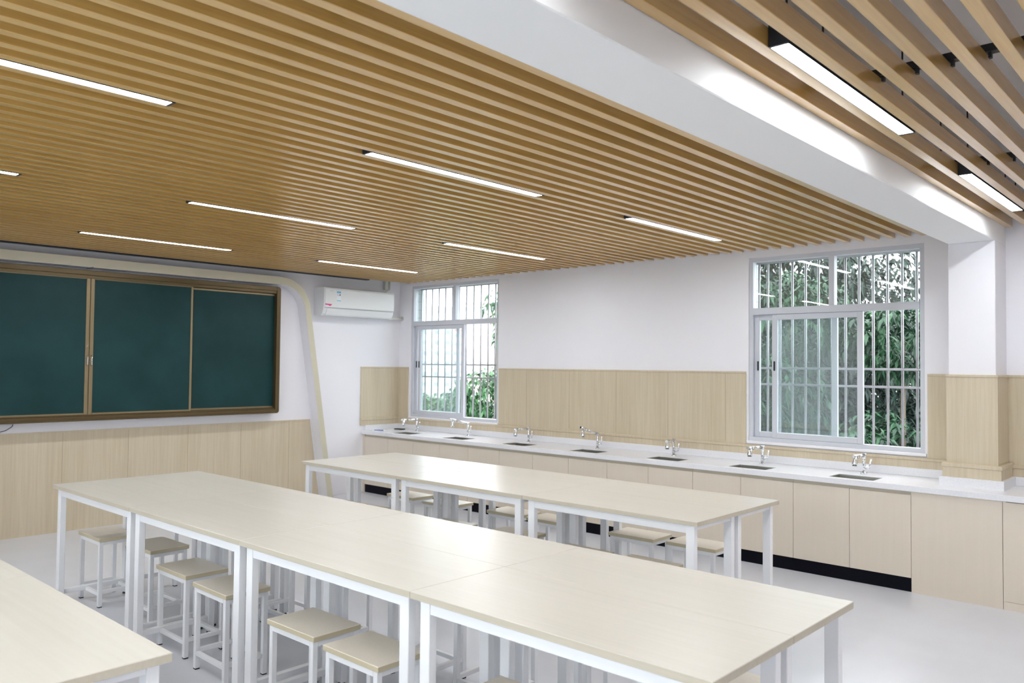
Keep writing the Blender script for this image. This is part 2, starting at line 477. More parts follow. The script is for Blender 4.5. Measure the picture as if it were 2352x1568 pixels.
slat_ceiling('oak slat ceiling between the white beam and the chalkboard wall', left_y, XW - .012,
             (-.1, 1.45, 3.05, 4.65, 6.2), BY1 + .02, 7.78)
right_y = [BY0 - .0455 - PITCH_R * k for k in range(0, 44)]
slat_ceiling('oak slat ceiling on the camera side of the white beam', right_y, XW - .012,
             (-.1, 1.45, 3.07, 4.67, 6.2), YN + .05, BY0 - .02)
# black strip painted in as the shade where the slats stop short of the chalkboard wall
structure(box((XL, 7.79, ZS + .005), (5.98, YB - .0005, ZS + .03)).build('shadow_gap_strip', M['black']), 'black strip painted as the shadow gap between slat ceiling and chalkboard wall', 'painted shadow')

# ------------------------------------------------------------------ lamps
def lamp(x0, y, label):
    root = thing('linear_lamp', label, 'ceiling lamp', (x0, y, ZS - .002), group='linear lamps set between the ceiling slats')
    return root
lamp_proto = lamp(0, 0, 'x')
b = MB()
LL, LW = 1.25, .058
b.box((-.012, -LW / 2 - .003, 0), (0, LW / 2 + .003, .075), .001)
b.box((LL, -LW / 2 - .003, 0), (LL + .012, LW / 2 + .003, .075), .001)
b.box((0, -LW / 2 - .003, 0), (LL, -LW / 2, .075)); b.box((0, LW / 2, 0), (LL, LW / 2 + .003, .075))
b.box((0, -LW / 2, .060), (LL, LW / 2, .075))
b.build('housing', M['black'], lamp_proto)
box((.001, -LW / 2 + .0005, .002), (LL - .001, LW / 2 - .0005, .014)).build('diffuser', M['led'], lamp_proto)
for wx in (.05, LL - .05): MB().tube([(wx, 0, .075), (wx, 0, ZC - ZS)], .0035, 6).build('suspension_wire', M['black'], lamp_proto)
gap = lambda k: 1.652 + .113 * k + .042 + .0355
rowsy = [(1.067, 'row on the camera side of the white beam'), (gap(12), 'first lamp row beyond the white beam'),
         (gap(28), 'middle lamp row of the main ceiling'), (gap(44), 'lamp row closest to the chalkboard wall'), (-1.222, 'unseen row behind the camera'), (-3.054, 'last row behind the camera')]
colx = [(.14, 'left'), (2.35, 'centre'), (4.53, 'window-side')]
names = {0: {0: 'thin white ceiling lamp over the doorway side, camera side of the white beam',
             1: 'largest bright ceiling lamp, on the camera side of the white beam',
             2: 'bright ceiling lamp beside the white beam, cut off near the picture edge'},
         1: {0: 'long ceiling lamp running off the left edge of the picture, above the front table',
             1: 'long ceiling lamp in the middle of the picture, above the table rows',
             2: 'ceiling lamp nearest the larger window, beyond the white beam'},
         2: {0: 'ceiling lamp whose tip alone shows at the left picture edge',
             1: 'ceiling lamp between the long middle lamp and the lamp before the chalkboard',
             2: 'ceiling lamp just above and right of the corner lamp by the air conditioner'},
         3: {0: 'ceiling lamp by the chalkboard beyond the left picture edge',
             1: 'ceiling lamp directly in front of the chalkboard panels',
             2: 'ceiling lamp in front of the air conditioner in the corner'},
         4: {0: 'ceiling lamp behind the camera, left', 1: 'ceiling lamp behind the camera, centre', 2: 'ceiling lamp behind the camera, window side'},
         5: {0: 'rearmost ceiling lamp, left', 1: 'rearmost ceiling lamp, centre', 2: 'rearmost ceiling lamp, window side'}}
firstlamp = True
for r, (y, _) in enumerate(rowsy):
    for c, (x, _) in enumerate(colx):
        if firstlamp: o = lamp_proto; firstlamp = False
        else: o = copy_tree(lamp_proto)
        xx = x + (0 if r else (0, .035, .065)[c])
        o.location = (xx, y, ZS - .002)
        o['label'] = names[r][c]

# ------------------------------------------------------------------ chalkboard
def chalkboard():
    x0, x1, z0, z1 = 0.885, 4.757, 0.985, 2.345
    yf, yb = -.115, -.001      # local y relative to wall
    root = thing('chalkboard', 'green sliding chalkboard in a bronze metal frame on the front wall', 'chalkboard', (0, YB, 0))
    fr = MB()
    t = .045
    def ring(b, a0, a1, c0, c1, t, ya, yb2, r=.03, mi=0):
        b.box((a0 + t, ya, c0), (a1 - t, yb2, c0 + t), .003, mi); b.box((a0 + t, ya, c1 - t), (a1 - t, yb2, c1), .003, mi)
        for s, xa in ((0, a0), (1, a1 - t)):
            xi, xo = (a0 + t, a0) if s == 0 else (a1 - t, a1)
            sg = -1 if s == 0 else 1
            prof = [(xi, c0), (xo - sg * r, c0)]
            for k in range(1, 6):
                an = PI / 2 * k / 6
                prof.append((xo - sg * r + sg * r * math.sin(an), c0 + r - r * math.cos(an)))
            prof += [(xo, c0 + r), (xo, c1 - r)]
            for k in range(1, 6):
                an = PI / 2 * k / 6
                prof.append((xo - sg * r + sg * r * math.cos(an), c1 - r + r * math.sin(an)))
            prof += [(xo - sg * r, c1), (xi, c1)]
            b.prism(prof, 'y', ya, yb2, mi)
    ring(fr, x0, x1, z0, z1, t, yf, yb)
    fr.box((x0 + t, yf + .012, z0 + t), (x1 - t, yf + .030, z0 + t + .012), .002)
    fr.box((x0 + t, yf + .012, z1 - t - .028), (x1 - t, yf + .03, z1 - t), .002)
    fr.box((x0 + t, -.03, z0 + t), (x1 - t, yb, z1 - t))
    fr.build('board_frame', M['bronze'], root)
    # chalk tray lip
    box((x0 + .05, yf - .022, z0 + .004), (x1 - .05, yf + .001, z0 + .014), .003).build('chalk_tray', M['bronze'], root)
    # fixed side boards
    for a, c in ((x0 + t, 1.83), (3.80, x1 - t)):
        s = MB(); zz0, zz1 = z0 + t + .012, z1 - t - .03
        s.box((a, -.060, zz0), (c, -.045, zz1))
        p = s.build('fixed_board', M['chalk'], root)
        for e0, e1 in ((zz0, zz0 + .02), (zz1 - .02, zz1)):
            box((a, -.064, e0), (c, -.044, e1), .002).build('board_edge', M['bronze_l'], p)
    # two sliding boards meeting in the middle
    for a, c, side in ((1.855, 2.818, 1), (2.822, 3.785, -1)):
        zz0, zz1 = z0 + t + .004, z1 - t - .012
        p = box((a + .01, -.092, zz0 + .01), (c - .01, -.078, zz1 - .01)).build('sliding_board', M['chalk'], root)
        q = MB()
        wa, wc = (.022, .033) if side == 1 else (.033, .022)
        q.box((a, -.098, zz0), (a + wa, -.072, zz1), .003); q.box((c - wc, -.098, zz0), (c, -.072, zz1), .003)
        q.box((a + wa, -.098, zz0), (c - wc, -.072, zz0 + .022), .003); q.box((a + wa, -.098, zz1 - .022), (c - wc, -.072, zz1), .003)
        q.build('board_edge', M['bronze_l'], p)
        hx = c - .016 if side == 1 else a + .016
        h = MB().tube([(hx, -.097, 1.485), (hx, -.116, 1.492), (hx, -.116, 1.568), (hx, -.097, 1.575)], .0045, 8)
        h.build('handle', M['chrome'], p)
        if side == 1:
            MB().tube([(hx - .002, -.098, 1.66), (hx - .002, -.1015, 1.66)], .007, 10).build('lock', M['chrome'], p)
chalkboard()
# loose cord under the board
b = MB()
pts = [(2.245, YB - .03, .975), (2.235, YB - .03, .955), (2.19, YB - .028, .925), (2.12, YB - .025, .907), (2.02, YB - .024, .900), (1.90, YB - .024, .905)]
tag(b.tube(pts, .003, 6).build('power_cord', M['black']), 'thin black cord hanging below the chalkboard at the left edge', 'cord')

# ------------------------------------------------------------------ arch round the chalkboard
def arch():
    root = thing('wall_arch', 'beige slanting arch framing the chalkboard on the front wall', 'arch', (2.82, YB, 0))
    # outer and inner outline, right half, local x from the centre
    def outline(xb, slope, zt, r):
        # leg from (xb,0) leaning inward by slope, rounded into the top at zt
        th = math.atan(slope)
        d = Vector((-math.sin(th), math.cos(th)))
        P0 = Vector((xb, 0))
        ang = PI / 2 - th
        # corner point where leg meets top
        C = P0 + d * (zt / d.y)
        tl = r / math.tan((PI / 2 + th) / 2)
        A = C - d * tl
        B = C + Vector((-1, 0)) * tl
        n = Vector((-d.y, d.x)); O = A + n * r
        pts = [P0, A]
        a0 = math.atan2((A - O).y, (A - O).x); a1 = math.atan2((B - O).y, (B - O).x)
        for k in range(1, 14): 
            a = a0 + (a1 - a0) * k / 14
            pts.append(O + Vector((math.cos(a), math.sin(a))) * r)
        pts.append(B)
        return pts
    out = outline(2.632, 0.158, 2.455, .37)
    inn = outline(2.562, 0.158, 2.372, .30)
    def full(h): return [Vector((-p.x, p.y)) for p in h] + [p for p in reversed(h)]
    O, I = full(out), full(inn)
    ya, yb = -.145, -.001
    b = MB(); n = len(O)
    vo = [[b.bm.verts.new((p.x, y, p.y)) for p in O] for y in (ya, yb)]
    vi = [[b.bm.verts.new((p.x, y, p.y)) for p in I] for y in (ya, yb)]
    for k in range(n - 1):
        b.bm.faces.new((vo[0][k], vo[0][k + 1], vi[0][k + 1], vi[0][k])).material_index = 0
        b.bm.faces.new((vo[1][k], vi[1][k], vi[1][k + 1], vo[1][k + 1])).material_index = 1
        b.bm.faces.new((vo[0][k], vo[1][k], vo[1][k + 1], vo[0][k + 1])).material_index = 1
        b.bm.faces.new((vi[0][k], vi[0][k + 1], vi[1][k + 1], vi[1][k])).material_index = 1
    for k in (0, n - 1):
        b.bm.faces.new((vo[0][k], vi[0][k], vi[1][k], vo[1][k]))
    b.build('arch_body', [M['arch'], M['wall']], root, label='arch with beige face and white inner sides')
    for x in (-.005, -1.25):
        box((x, ya - .001, 2.368), (x + .004, yb, 2.378)).build('panel_joint', M['black'], root)
arch()

# ------------------------------------------------------------------ air conditioner
def aircon():
    x0, x1 = 5.25, 6.25
    root = thing('air_conditioner', 'white wall-mounted air conditioner with blue and pink stickers in the corner', 'air conditioner', (x0, YB, 2.06))
    L = x1 - x0; H = .328
    D = -.2
    prof = [(-.001, 0.02), (-.10, 0.0), (-.135, .005), (-.165, .028), (-.185, .065), (-.195, .11), (D, .20), (D, .295), (-.19, H - .006), (-.17, H), (-.001, H)]
    MB().prism(prof, 'x', 0, L).build('housing', M['ac'], root)
    fp = [(-.1975, .095), (-.2035, .105), (-.2075, .20), (-.2075, .300), (-.203, .318), (-.198, .315)]
    MB().prism(fp, 'x', .012, L - .004).build('front_panel', M['ac'], root)
    fl = [(-.138, -.002), (-.170, .022), (-.192, .063), (-.1985, .088), (-.194, .092), (-.182, .064), (-.160, .03), (-.132, .006)]
    f = MB().prism(fl, 'x', .045, L - .03).build('air_flap', M['ac'], root)
    MB().box((.012, -.2045, .0925), (L - .006, -.19, .0950)).box((.04, -.150, .0015), (L - .04, -.1435, .006)).build('panel_gap', M['ac_line'], root)
    y = -.2085
    s = box((.165, y, .175), (.222, y + .001, .285)).build('energy_label', M['paper'], root, label='blue and white energy sticker')
    box((.165, y - .0006, .264), (.222, y, .285)).build('label_band', M['blue'], s)
    box((.165, y - .0006, .175), (.222, y, .183)).build('label_band', M['blue'], s)
    box((.200, y - .0006, .236), (.216, y, .254)).build('label_print', M['ink'], s)
    MB().box((.176, y - .0006, .236), (.180, y, .256)).box((.182, y - .0006, .236), (.187, y, .239)).build('label_print', M['ink'], s)
    box((.190, y - .0006, .236), (.196, y, .242)).build('label_print', M['ink_red'], s)
    MB().prism([(.014, .138), (.105, .134), (.085, .116), (.078, .112), (.05, .122), (.014, .124)], 'y', y - .0006, y + .004).build('pink_sticker', M['pink'], root, label='torn pink sticker')
    box((.07, y - .0004, .283), (.12, y, .286)).build('logo', M['ac_line'], root)
aircon()
b = MB()
b.tube([(6.22, YB - .06, 2.10), (6.30, YB - .06, 2.085), (6.42, YB - .05, 2.088), (XW - .002, YB - .045, 2.088)], .020, 12)
b.tube([(XW - .008, YB - .045, 2.088), (XW - .001, YB - .045, 2.088)], .032, 14)
tag(b.build('refrigerant_pipe', M['pipe']), 'white wrapped pipe from the air conditioner into the window wall', 'pipe')
b = MB()
b.tube([(6.245, YB - .05, 2.39), (6.245, YB - .05, 2.42), (6.235, YB - .05, 2.45), (6.235, YB - .05, 2.55)], .010, 8)
b.tube([(6.30, YB - .05, 2.55), (6.30, YB - .05, 2.44), (6.292, YB - .05, 2.428), (6.262, YB - .05, 2.425)], .012, 8)
b.box((6.24, YB - .045, 2.43), (6.295, YB - .001, 2.60))
tag(b.build('conduit', M['pipe']), 'white pipes rising from the air conditioner to the slat ceiling', 'pipe')

# ------------------------------------------------------------------ sink counter
XC = 5.965
ZTOP, ZUN = .728, .688
seams = [7.82, 6.944, 6.063, 5.166, 4.284, 3.416, 2.563, 1.732]
KZ = .095
def cabinet(y0, y1, nd, label):
    """unit from y0 (small) to y1 (large)"""
    root = thing('base_cabinet', label, 'cabinet', (XC, y0, 0), group='beige base cabinets under the sink counter')
    L = y1 - y0; t = .016
    b = MB()
    b.box((.022, .001, KZ), (.53, t, ZUN - .002)); b.box((.022, L - t, KZ), (.53, L - .001, ZUN - .002))
    b.box((.022, t, KZ), (.53, L - t, KZ + t)); b.box((.51, t, KZ + t), (.53, L - t, ZUN - .002))
    b.box((.022, t, ZUN - .045), (.036, L - t, ZUN - .002))
    b.build('carcass', M['edge'], root)
    b = box((.014, .001, 0), (.021, L - .001, KZ - .001)); b.build('toe_kick', M['kick'], root)
    wdt = L / nd
    for k in range(nd):
        d = MB().box((0, k * wdt + .0012, KZ + .002), (.020, (k + 1) * wdt - .0012, ZUN - .026), .0012)
        d.build('door', M['cab'], root)
    box((.012, .001, ZUN - .025), (.021, L - .001, ZUN - .001)).build('handle_rail', M['edge'], root)
    return root
clab = ['beige two-door cabinet under the sink in the corner by the chalkboard wall', 'beige two-door cabinet under the second sink from the corner',
        'beige two-door cabinet under the third sink from the corner', 'beige two-door cabinet under the middle sink of the seven',
        'beige two-door cabinet under the third sink from the pillar', 'beige two-door cabinet under the second sink from the pillar',
        'beige two-door cabinet under the sink nearest the pillar']
for k in range(7): cabinet(seams[k + 1], seams[k], 2, clab[k])
# plain end panels, flush with the floor
tag(box((XC, 7.821, 0), (6.50, YB - .0005, ZUN - .002)).build('end_panel', M['cab']), 'narrow beige filler panel of the counter against the chalkboard wall', 'panel')
tag(box((XC - .001, 1.186, 0), (6.15, 1.7305, ZUN - .002)).build('filler_panel', M['cab']), 'wide plain beige panel between the cabinets in front of the pillar', 'panel')
def cab2(y0, y1, label):
    root = thing('base_cabinet', label, 'cabinet', (XC, y0, 0))
    L = y1 - y0
    b = MB(); b.box((.003, 0, 0), (.53, L, .05)); b.box((.003, 0, .05), (.53, .016, ZUN - .002)); b.box((.003, L - .016, .05), (.53, L, ZUN - .002)); b.box((.51, .016, .05), (.53, L - .016, ZUN - .002))
    b.build('carcass', M['cab'], root)
    for k in range(2):
        MB().box((0, .0012 + k * L / 2, .052), (.020, L / 2 * (k + 1) - .0012, ZUN - .007), .0012).build('door', M['cab'], root)
cab2(.30, 1.184, 'beige cabinet right of the wide plain panel, past the pillar')
cab2(-.58, .298, 'beige cabinet outside the right picture edge')

taps_y = [7.319, 6.456, 5.555, 4.668, 3.824, 2.987, 2.175]
sink_y = [7.225, 6.36, 5.475, 4.595, 3.745, 2.965, 2.155]
SX0, SX1, SH = 6.015, 6.225, .158
b = MB()
fx = XC - .022
yend = -.6
b.box((fx, yend, ZUN), (SX0, YB - .001, ZTOP), .0015)
b.box((SX1, BY1 + .045, ZUN), (XW - .001, YB - .001, ZTOP))
b.box((SX0, yend, ZUN), (PX - .05, BY1 + .045, ZTOP)); b.box((PX - .05, yend, ZUN), (XW - .001, BY0 - .045, ZTOP))
edges = [YB - .001]
for y in sink_y: edges += [y + SH, y - SH]
edges.append(BY1 + .045)
for k in range(0, len(edges), 2):
    b.box((SX0, edges[k + 1], ZUN), (SX1, edges[k], ZTOP))
root = thing('worktop', 'long white stone worktop carrying seven sinks along the window wall', 'worktop', (0, 0, 0))
b.build('worktop_slab', M['quartz'], root)
b = MB()
b.box((XW - .022, BY1 + .02, ZTOP), (XW - .0005, YB - .012, .79), .002)
b.box((5.99, YB - .022, ZTOP), (XW - .022, YB - .0005, .79), .002)
b.box((PX - .052, BY0 - .052, ZTOP - .04), (PX - .001, BY1 + .052, .79), .002)
b.box((PX - .001, BY0 - .052, ZTOP - .04), (XW - .0005, BY0 - .001, .79), .002)
b.box((PX - .001, BY1 + .001, ZTOP - .04), (XW - .0005, BY1 + .052, .79), .002)
b.box((XW - .022, yend, ZTOP), (XW - .0005, BY0 - .052, .79), .002)
b.build('upstand', M['quartz'], root)

def sink():
    root = thing('sink', 'x', 'sink', (0, 0, 0), group='stainless sinks in the white worktop')
    b = MB(); t = .003; x0, x1 = SX0 - .004, SX1 + .004; h = SH + .004; zb = .55
    zt = ZUN - .001
    b.box((x0, -h, zb), (x1, h, zb + t)); b.box((x0, -h, zb), (x0 + t, h, zt)); b.box((x1 - t, -h, zb), (x1, h, zt))
    b.box((x0, -h, zb), (x1, -h + t, zt)); b.box((x0, h - t, zb), (x1, h, zt))
    # thin rolled rim inside the cut-out
    b.box((SX0, -SH, ZUN), (SX0 + .002, SH, ZTOP - .004)); b.box((SX1 - .002, -SH, ZUN), (SX1, SH, ZTOP - .004))
    b.box((SX0, -SH, ZUN), (SX1, -SH + .002, ZTOP - .004)); b.box((SX0, SH - .002, ZUN), (SX1, SH, ZTOP - .004))
    b.build('basin', M['stainless'], root)
    MB().tube([((x0 + x1) / 2, 0, zb + t), ((x0 + x1) / 2, 0, zb + t + .004)], .028, 14).build('drain', M['chrome'], root)
    return root
slab = ['stainless sink in the corner beside the chalkboard wall', 'stainless sink below the smaller window, second from the corner',
        'stainless sink third from the corner, just past the smaller window', 'stainless sink in the middle of the seven, under the oak panelling',
        'stainless sink third from the pillar, left of the larger window', 'stainless sink under the left part of the larger window',
        'stainless sink nearest the pillar, under the open half of the window']
s0 = sink()
for k, y in enumerate(sink_y):
    o = s0 if k == 0 else copy_tree(s0)
    o.location = (0, y, 0); o['label'] = slab[k]

def tap(x, y, ang, lift, label):
    """swing-arm mixer: stem, arm, hinged spray head, side lever"""
    root = thing('tap', label, 'tap', (x, y, ZTOP), 0, 'chrome mixer taps along the worktop')
    MB().tube([(0, 0, 0), (0, 0, .006), (0, 0, .010)], [.024, .024, .016], 16).tube([(0, 0, .01), (0, 0, .150)], .0125, 14).build('stem', M['chrome'], root)
    d = Vector((-math.cos(ang), math.sin(ang), 0))
    top = Vector((0, 0, .150))
    a = Vector((0, 0, .140)) - d * .012
    arm_end = Vector((0, 0, .142)) + d * .145 + Vector((0, 0, lift))
    b = MB().tube([(0, 0, .128), (0, 0, .156)], .0165, 14)
    b.tube([a, arm_end], .0125, 12)
    b.build('arm', M['chrome'], root)
    # head: knuckle, short bar and cone nozzle
    b = MB()
    side = Vector((d.y, -d.x, 0))
    k = arm_end
    b.tube([k - side * .018, k + side * .018], .016, 12)
    e = k + d * .075 + Vector((0, 0, .004 + lift * .5))
    b.tube([k + Vector((0, 0, .004)), e], .0115, 12)
    n0 = k + d * .042
    b.tube([n0, n0 - Vector((0, 0, .025)), n0 - Vector((0, 0, .050)) + d * .004, n0 - Vector((0, 0, .066)) + d * .005], [.013, .016, .021, .017], 12)
    b.build('spray_head', M['chrome'], root)
    # handle at the side nearer the camera's right
    b = MB().tube([(0, 0, .052), (0, -.044, .052)], .013, 12)
    b.tube([(0, -.04, .052), (0, -.048, .075), (0, -.054, .120)], [.009, .008, .0065], 10)
    b.build('lever', M['chrome'], root)
tl = ['chrome tap at the corner sink by the chalkboard wall', 'chrome tap below the smaller window, arm raised at a slant', 'chrome tap third from the corner, just past the smaller window',
      'chrome tap of the middle sink, head lifted highest', 'chrome tap left of the larger window with its head swung forward', 'chrome tap under the left part of the larger window',
      'chrome tap nearest the pillar, the largest in view']
for k, y in enumerate(taps_y):
    tap(6.345, y, [.1, .30, .05, .18, -.25, .1, .0][k], [0, .035, -.005, .045, .0, .0, .0][k], tl[k])

# small things on the worktop
p = thing('notepad', 'white sheet with a blue pen on the worktop corner', 'paper', (6.13, 7.72, ZTOP))
box((-.09, -.04, 0), (.05, .06, .002)).build('sheet', M['paper'], p)
tag(MB().tube([(6.06, 7.76, ZTOP + .0065), (6.10, 7.64, ZTOP + .0065)], .0045, 8).build('pen', M['pen']), 'blue pen lying on the white sheet at the worktop corner', 'pen')
tag(box((6.36, 7.63, ZTOP), (6.43, 7.76, ZTOP + .012), .003).build('phone', M['black']), 'small black device lying on the worktop by the corner sink', 'phone')

# ------------------------------------------------------------------ tables
TH, TT = .75, .024
def table(L, Wd, label, group, loc):
    root = thing('lab_table', label, 'table', loc, 0, group)
    t = MB(); g = .0012
    g = .0007
    t.box((g, g, TH - TT), (Wd - g, L - g, TH), .0015)
    for f in t.bm.faces: f.material_index = 0 if abs(f.normal.z) > .5 else 1
    t.build('tabletop', [M['table'], M['edge']], root)
    i = .022; lw = .048; ld = .034      # inset, leg depth along y, leg width along x
    zt = TH - TT - .0005
    for sx in (0, 1):
        for sy in (0, 1):
            xa = i if sx == 0 else Wd - i - ld
            ya = .030 if sy == 0 else L - .030 - lw
            lg = box((xa, ya, .014), (xa + ld, ya + lw, zt), .002).build('leg', M['steel'], root)
            cx, cy = xa + ld / 2, ya + lw / 2
            MB().tube([(cx, cy, 0), (cx, cy, .006), (cx, cy, .014)], [.017, .017, .009], 12).build('foot_pad', M['black'], lg)
    for sx in (0, 1):
        xa = i + .003 if sx == 0 else Wd - i - .003 - .028
        box((xa, .030 + lw, zt - .044), (xa + .028, L - .030 - lw, zt), .0015).build('side_rail', M['steel'], root)
    for sy in (0, 1):
        ya = .036 if sy == 0 else L - .036 - .03
        box((i + ld, ya, zt - .028), (Wd - i - ld, ya + .030, zt), .0015).build('end_rail', M['steel'], root)
        box((i + ld, ya, .072), (Wd - i - ld, ya + .030, .100), .0015).build('foot_rail', M['steel'], root)
    return root
def block(x0, x1, y0, y1, n, rows, lab, group):
    Wd = (x1 - x0) / 2; L = (y1 - y0) / n
    proto = None
    for c in range(2):
        for k in range(n):
            if rows and (c, k) not in rows: continue
            loc = (x0 + c * Wd, y0 + k * L, 0)
            l = lab(c, k)
            if proto is None: proto = table(L, Wd, l, group, loc)
            else:
                o = copy_tree(proto); o.location = loc; o['label'] = l
ordn = ['nearest the camera', 'second from the camera', 'third from the camera', 'closest to the chalkboard']
block(1.820, 2.772, .983, 5.548, 4, None, lambda c, k: 'pale table in the middle row, %s side, %s' % (('left', 'window')[c], ordn[k]), 'pale lab tables pushed together in the middle row')
ordc = ['end nearest the camera', 'middle position', 'end closest to the chalkboard']
block(3.622, 4.574, 2.047, 5.560, 3, None, lambda c, k: 'pale table in the far row before the sinks, %s side, %s' % (('left', 'window')[c], ordc[k]), 'pale lab tables pushed together in the far row')
orda = ['cut by the bottom picture edge', 'behind the corner one', 'out of frame', 'out of frame']
block(.050, 1.002, 2.125, 5.530, 3, [(1, 0), (1, 1), (0, 0), (0, 1)], lambda c, k: 'pale table of the front row at the lower left, %s, %s' % (('outer side', 'aisle side')[c], ['nearer corner', 'next one back'][k]), 'pale lab tables pushed together in the front row')

# ------------------------------------------------------------------ stools
def stool():
    root = thing('stool', 'x', 'stool', (0, 0, 0), 0, 'beige-seated white stools under the tables')
    w, l, h = .235, .345, .427
    s = MB().box((-w / 2, -l / 2, h - .022), (w / 2, l / 2, h), .002)
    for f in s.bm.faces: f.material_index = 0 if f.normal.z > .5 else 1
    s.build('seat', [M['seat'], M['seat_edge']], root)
    t = .024; a = w / 2 - .006; c = l / 2 - .012; zt = h - .0225
    for sx in (-1, 1):
        for sy in (-1, 1):
            xa = sx * a - (t if sx > 0 else 0); ya = sy * c - (t if sy > 0 else 0)
            lg = box((xa, ya, .005), (xa + t, ya + t, zt), .0015).build('leg', M['steel'], root)
            box((xa + .0008, ya + .0008, 0), (xa + t - .0008, ya + t - .0008, .006)).build('foot_cap', M['black'], lg)
    fr = MB()
    for sx in (-1, 1):
        xa = sx * a - (t if sx > 0 else 0)
        fr.box((xa, -c + t, zt - .022), (xa + t, c - t, zt))
    for sy in (-1, 1):
        ya = sy * c - (t if sy > 0 else 0)
        fr.box((-a + t, ya, zt - .022), (a - t, ya + t, zt))
    fr.build('seat_frame', M['steel'], root)
    for sx in (-1, 1):
        xa = sx * a - (t if sx > 0 else 0)
        box((xa + .002, -c + t, .070), (xa + t - .002, c - t, .090), .001).build('stretcher', M['steel'], root)
    for sy in (-1, 1):
        ya = sy * c - (t if sy > 0 else 0)
        box((-a + t, ya + .002, .082), (a - t, ya + t - .002, .102), .001).build('stretcher', M['steel'], root)
    return root
st0 = stool(); used = [False]
def put(x, y, label, rz=0.0):
    o = copy_tree(st0) if used[0] else st0
    used[0] = True
    o.location = (x, y, 0); o.rotation_euler = (0, 0, rz); o['label'] = label
nth = ['first', 'second', 'third', 'fourth', 'fifth', 'sixth', 'seventh', 'eighth']
for k, (x, y) in enumerate([(2.115, 5.43), (2.19, 4.89), (2.080, 4.215), (2.050, 3.74), (2.000, 2.955), (1.980, 2.515), (2.00, 1.80), (2.0, 1.36)]):
    put(x, y, 'stool on the left side of the middle table row, %s counted from the chalkboard' % nth[k], [0, .01, 0, -.02, .01, 0, 0, 0][k])
for k, (x, y) in enumerate([(2.66, 5.28), (2.68, 4.83), (2.67, 4.17), (2.66, 3.70), (2.69, 3.00), (2.71, 2.56), (2.68, 1.84), (2.64, 1.36)]):
    put(x, y, 'stool on the window side of the middle table row, %s counted from the chalkboard' % nth[k], [0, 0, .02, 0, 0, .03, 0, 0][k])
for k, (x, y) in enumerate([(3.83, 5.29), (3.85, 4.87), (3.870, 4.12), (3.97, 3.59), (3.855, 2.965), (3.885, 2.52)]):
    put(x, y, 'stool on the left side of the far table row, %s counted from the chalkboard' % nth[k], [0, 0, 0, .02, 0, -.02][k])
for k, (x, y) in enumerate([(4.500, 5.26), (4.470, 4.765), (4.545, 4.12), (4.545, 3.72), (4.54, 2.99), (4.565, 2.565)]):
    put(x, y, 'stool on the window side of the far table row, %s counted from the chalkboard' % nth[k], [-.02, .02, 0, 0, .02, 0][k])

# ------------------------------------------------------------------ outside
GZ = -14.0
tag(box((XW + WT + .2, -30, GZ - .2), (420, 420, GZ)).build('ground', mottled('outside_ground', (0.16, 0.17, 0.13), (0.3, 0.29, 0.26), 0.9, .3)), 'ground far below outside the windows', 'ground', kind='structure')
def foliage(b, cen, rad, n, ln, seed, shell=.55):
    rnd = random.Random(seed)
    cen = Vector(cen)
    for i in range(n):
        while True:
            p = Vector((rnd.uniform(-1, 1), rnd.uniform(-1, 1), rnd.uniform(-1, 1)))
            if shell < p.length < 1: break
        c = cen + Vector((p.x * rad[0], p.y * rad[1], p.z * rad[2]))
        out = Vector((p.x, p.y, p.z * .6 + .1)).normalized()
        m = rnd.randint(6, 9)
        for k in range(m):
            a = 2 * PI * k / m + rnd.uniform(-.3, .3)
            side = out.orthogonal().normalized(); s2 = out.cross(side)
            d = (side * math.cos(a) + s2 * math.sin(a)) * .9 + out * rnd.uniform(.1, .6) + Vector((0, 0, -rnd.uniform(.2, .8)))
            d.normalize()
            L = ln * rnd.uniform(.7, 1.25)
            wv = d.cross(Vector((0, 0, 1)))
            wv = (wv.normalized() if wv.length > .1 else side) * L * .15
            up = wv.cross(d).normalized() * L * .04
            p0 = c + d * L * .12; p1 = c + d * L * .5; p2 = c + d * L + Vector((0, 0, -L * .22))
            v = [b.bm.verts.new(q) for q in (p0, p1 + wv + up, p2, p1 - wv + up, p1)]
            b.bm.faces.new((v[0], v[1], v[4])); b.bm.faces.new((v[1], v[2], v[4])); b.bm.faces.new((v[2], v[3], v[4])); b.bm.faces.new((v[3], v[0], v[4]))
def tree(label, base, lumps, m, ln, seed, name='tree', shell=.55, group=None):
    root = thing(name, label, 'tree', (base[0], base[1], GZ), 0, group)
    b = MB()
    for i, (c, r, n) in enumerate(lumps):
        foliage(b, (c[0] - base[0], c[1] - base[1], c[2] - GZ), r, n, ln, seed + i, shell)
    me = bpy.data.meshes.new('foliage'); b.bm.to_mesh(me); b.bm.free(); me.materials.append(m)
    o = bpy.data.objects.new('foliage', me); COL.objects.link(o); o.parent = root
    t = MB()
    top = max(l[0][2] for l in lumps) - GZ
    t.tube([(0, 0, 0), (.05, .03, top * .3), (-.05, .0, top * .6), (.02, -.02, top * .8)], [.22, .17, .12, .05], 10)
    for c, r, n in lumps:
        e = Vector((c[0] - base[0], c[1] - base[1], c[2] - GZ))
        t.tube([(0, 0, top * .5), e * .5 + Vector((0, 0, top * .3)), e], [.09, .06, .02], 7)
    t.build('trunk', M['bark'], root)
    return root
tree('broad-leaved tree close outside the larger window', (10.6, 3.2),
     [((10.3, 4.5, 2.1), (1.0, .9, .7), 420), ((9.7, 3.0, .2), (.9, 1.0, .9), 620), ((10.4, 3.1, 1.9), (.7, .7, .5), 260), ((9.7, 4.4, 1.2), (.8, .7, .5), 300), ((9.4, 3.9, -.5), (1.2, 1.5, .9), 620)], M['leaf'], .155, 5)
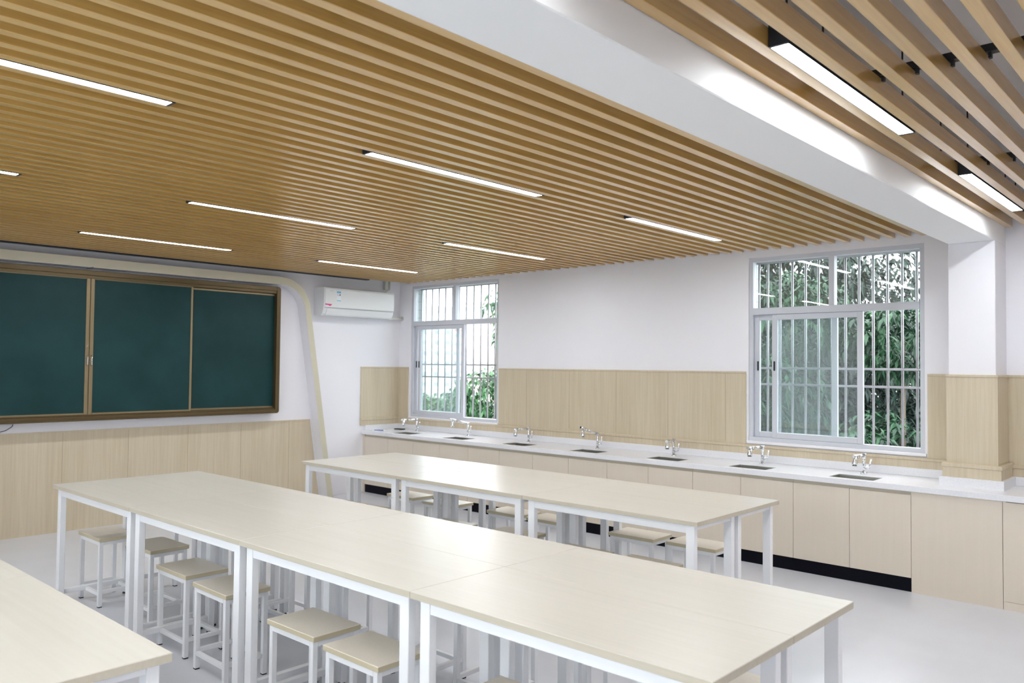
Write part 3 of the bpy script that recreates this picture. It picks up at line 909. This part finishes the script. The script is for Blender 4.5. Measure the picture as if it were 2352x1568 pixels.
tree('dark dense tree behind the broad-leaved one at the larger window', (14.0, 5.0),
     [((13.5, 4.8, .6), (1.6, 2.2, 2.0), 1700), ((13.2, 6.4, 0.6), (1.6, 1.8, 2.4), 1500), ((13.6, 3.4, -.8), (1.6, 1.6, 2.0), 1100), ((13.8, 6.0, 3.2), (1.5, 1.3, .8), 420)], M['leaf_dark'], .22, 40, shell=.2)
tree('large dark tree filling the back of the larger window view', (19.0, 7.5),
     [((18.5, 6.4, .0), (2.2, 3.2, 3.2), 2300), ((18.5, 9.6, 0.6), (2.2, 2.6, 3.6), 1700), ((18.4, 6.2, 3.0), (1.6, 1.5, 1.4), 420)], M['leaf_dark'], .28, 80, shell=.2)
tree('young leafy tree at the lower right of the smaller window', (11.0, 10.6),
     [((10.5, 10.15, .72), (.75, .62, .80), 480), ((10.6, 9.55, .9), (.5, .45, .7), 200), ((11.2, 11.4, .1), (.8, .8, .5), 200)], M['leaf_light'], .15, 140)
tree('bushy green tree low behind the left sash of the smaller window', (17.5, 19.5),
     [((17.4, 19.3, -.35), (1.4, 1.5, 1.0), 620), ((17.0, 17.6, -.3), (1.1, 1.1, 1.1), 380)], M['leaf_light'], .26, 170)
tree('drooping tree crown at the top right of the smaller window', (13.4, 12.6),
     [((13.0, 12.35, 2.85), (.30, .28, .33), 26), ((13.0, 12.2, 2.2), (.14, .14, .2), 8)], M['leaf_light'], .22, 200)

def building(label, loc, rz, w, d, h, col, nf, nw, roofcol=None, win=(.5, .9)):
    root = thing('apartment_building', label, 'building', (*loc, GZ), rz)
    mb = mat('facade', col, .8)
    box((0, 0, 0), (w, d, h)).build('wall', mb, root)
    mw = mat('building_window', (0.24, 0.27, 0.30), .3)
    for f in range(nf):
        for k in range(nw):
            x = w * (k + .5) / nw; z = h * (f + .45) / nf
            box((x - w / nw * win[0] / 2, -.06, z - .55), (x + w / nw * win[0] / 2, .02, z + .55)).build('window', mw, root)
    mt = mat('roof_edge', roofcol or col, .8)
    box((-.3, -.3, h), (w + .3, d + .3, h + .5)).build('roof', mt, root)
    for f in range(1, nf):
        box((-.05, -.12, h * f / nf - .08), (w + .05, .01, h * f / nf + .08)).build('floor_band', mb, root)
    return root
# facades turned towards the classroom
rz = -PI / 4 
building('pale apartment block with rows of windows right in the smaller window', (160, 165.4), rz, 17, 12, 33, (0.66, 0.60, 0.56), 11, 7, (0.45, 0.42, 0.42), (.42, .9))
building('white low block with small windows left in the smaller window', (150, 172.5), rz, 9.7, 10, 26.3, (0.62, 0.68, 0.66), 9, 3, (0.7, 0.7, 0.7), (.35, .9))
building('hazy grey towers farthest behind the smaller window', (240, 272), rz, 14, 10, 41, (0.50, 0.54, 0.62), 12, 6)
building('red-roofed block between the two nearer buildings outside', (182, 200), rz, 14, 12, 27, (0.62, 0.5, 0.47), 9, 6, (0.42, 0.2, 0.17))
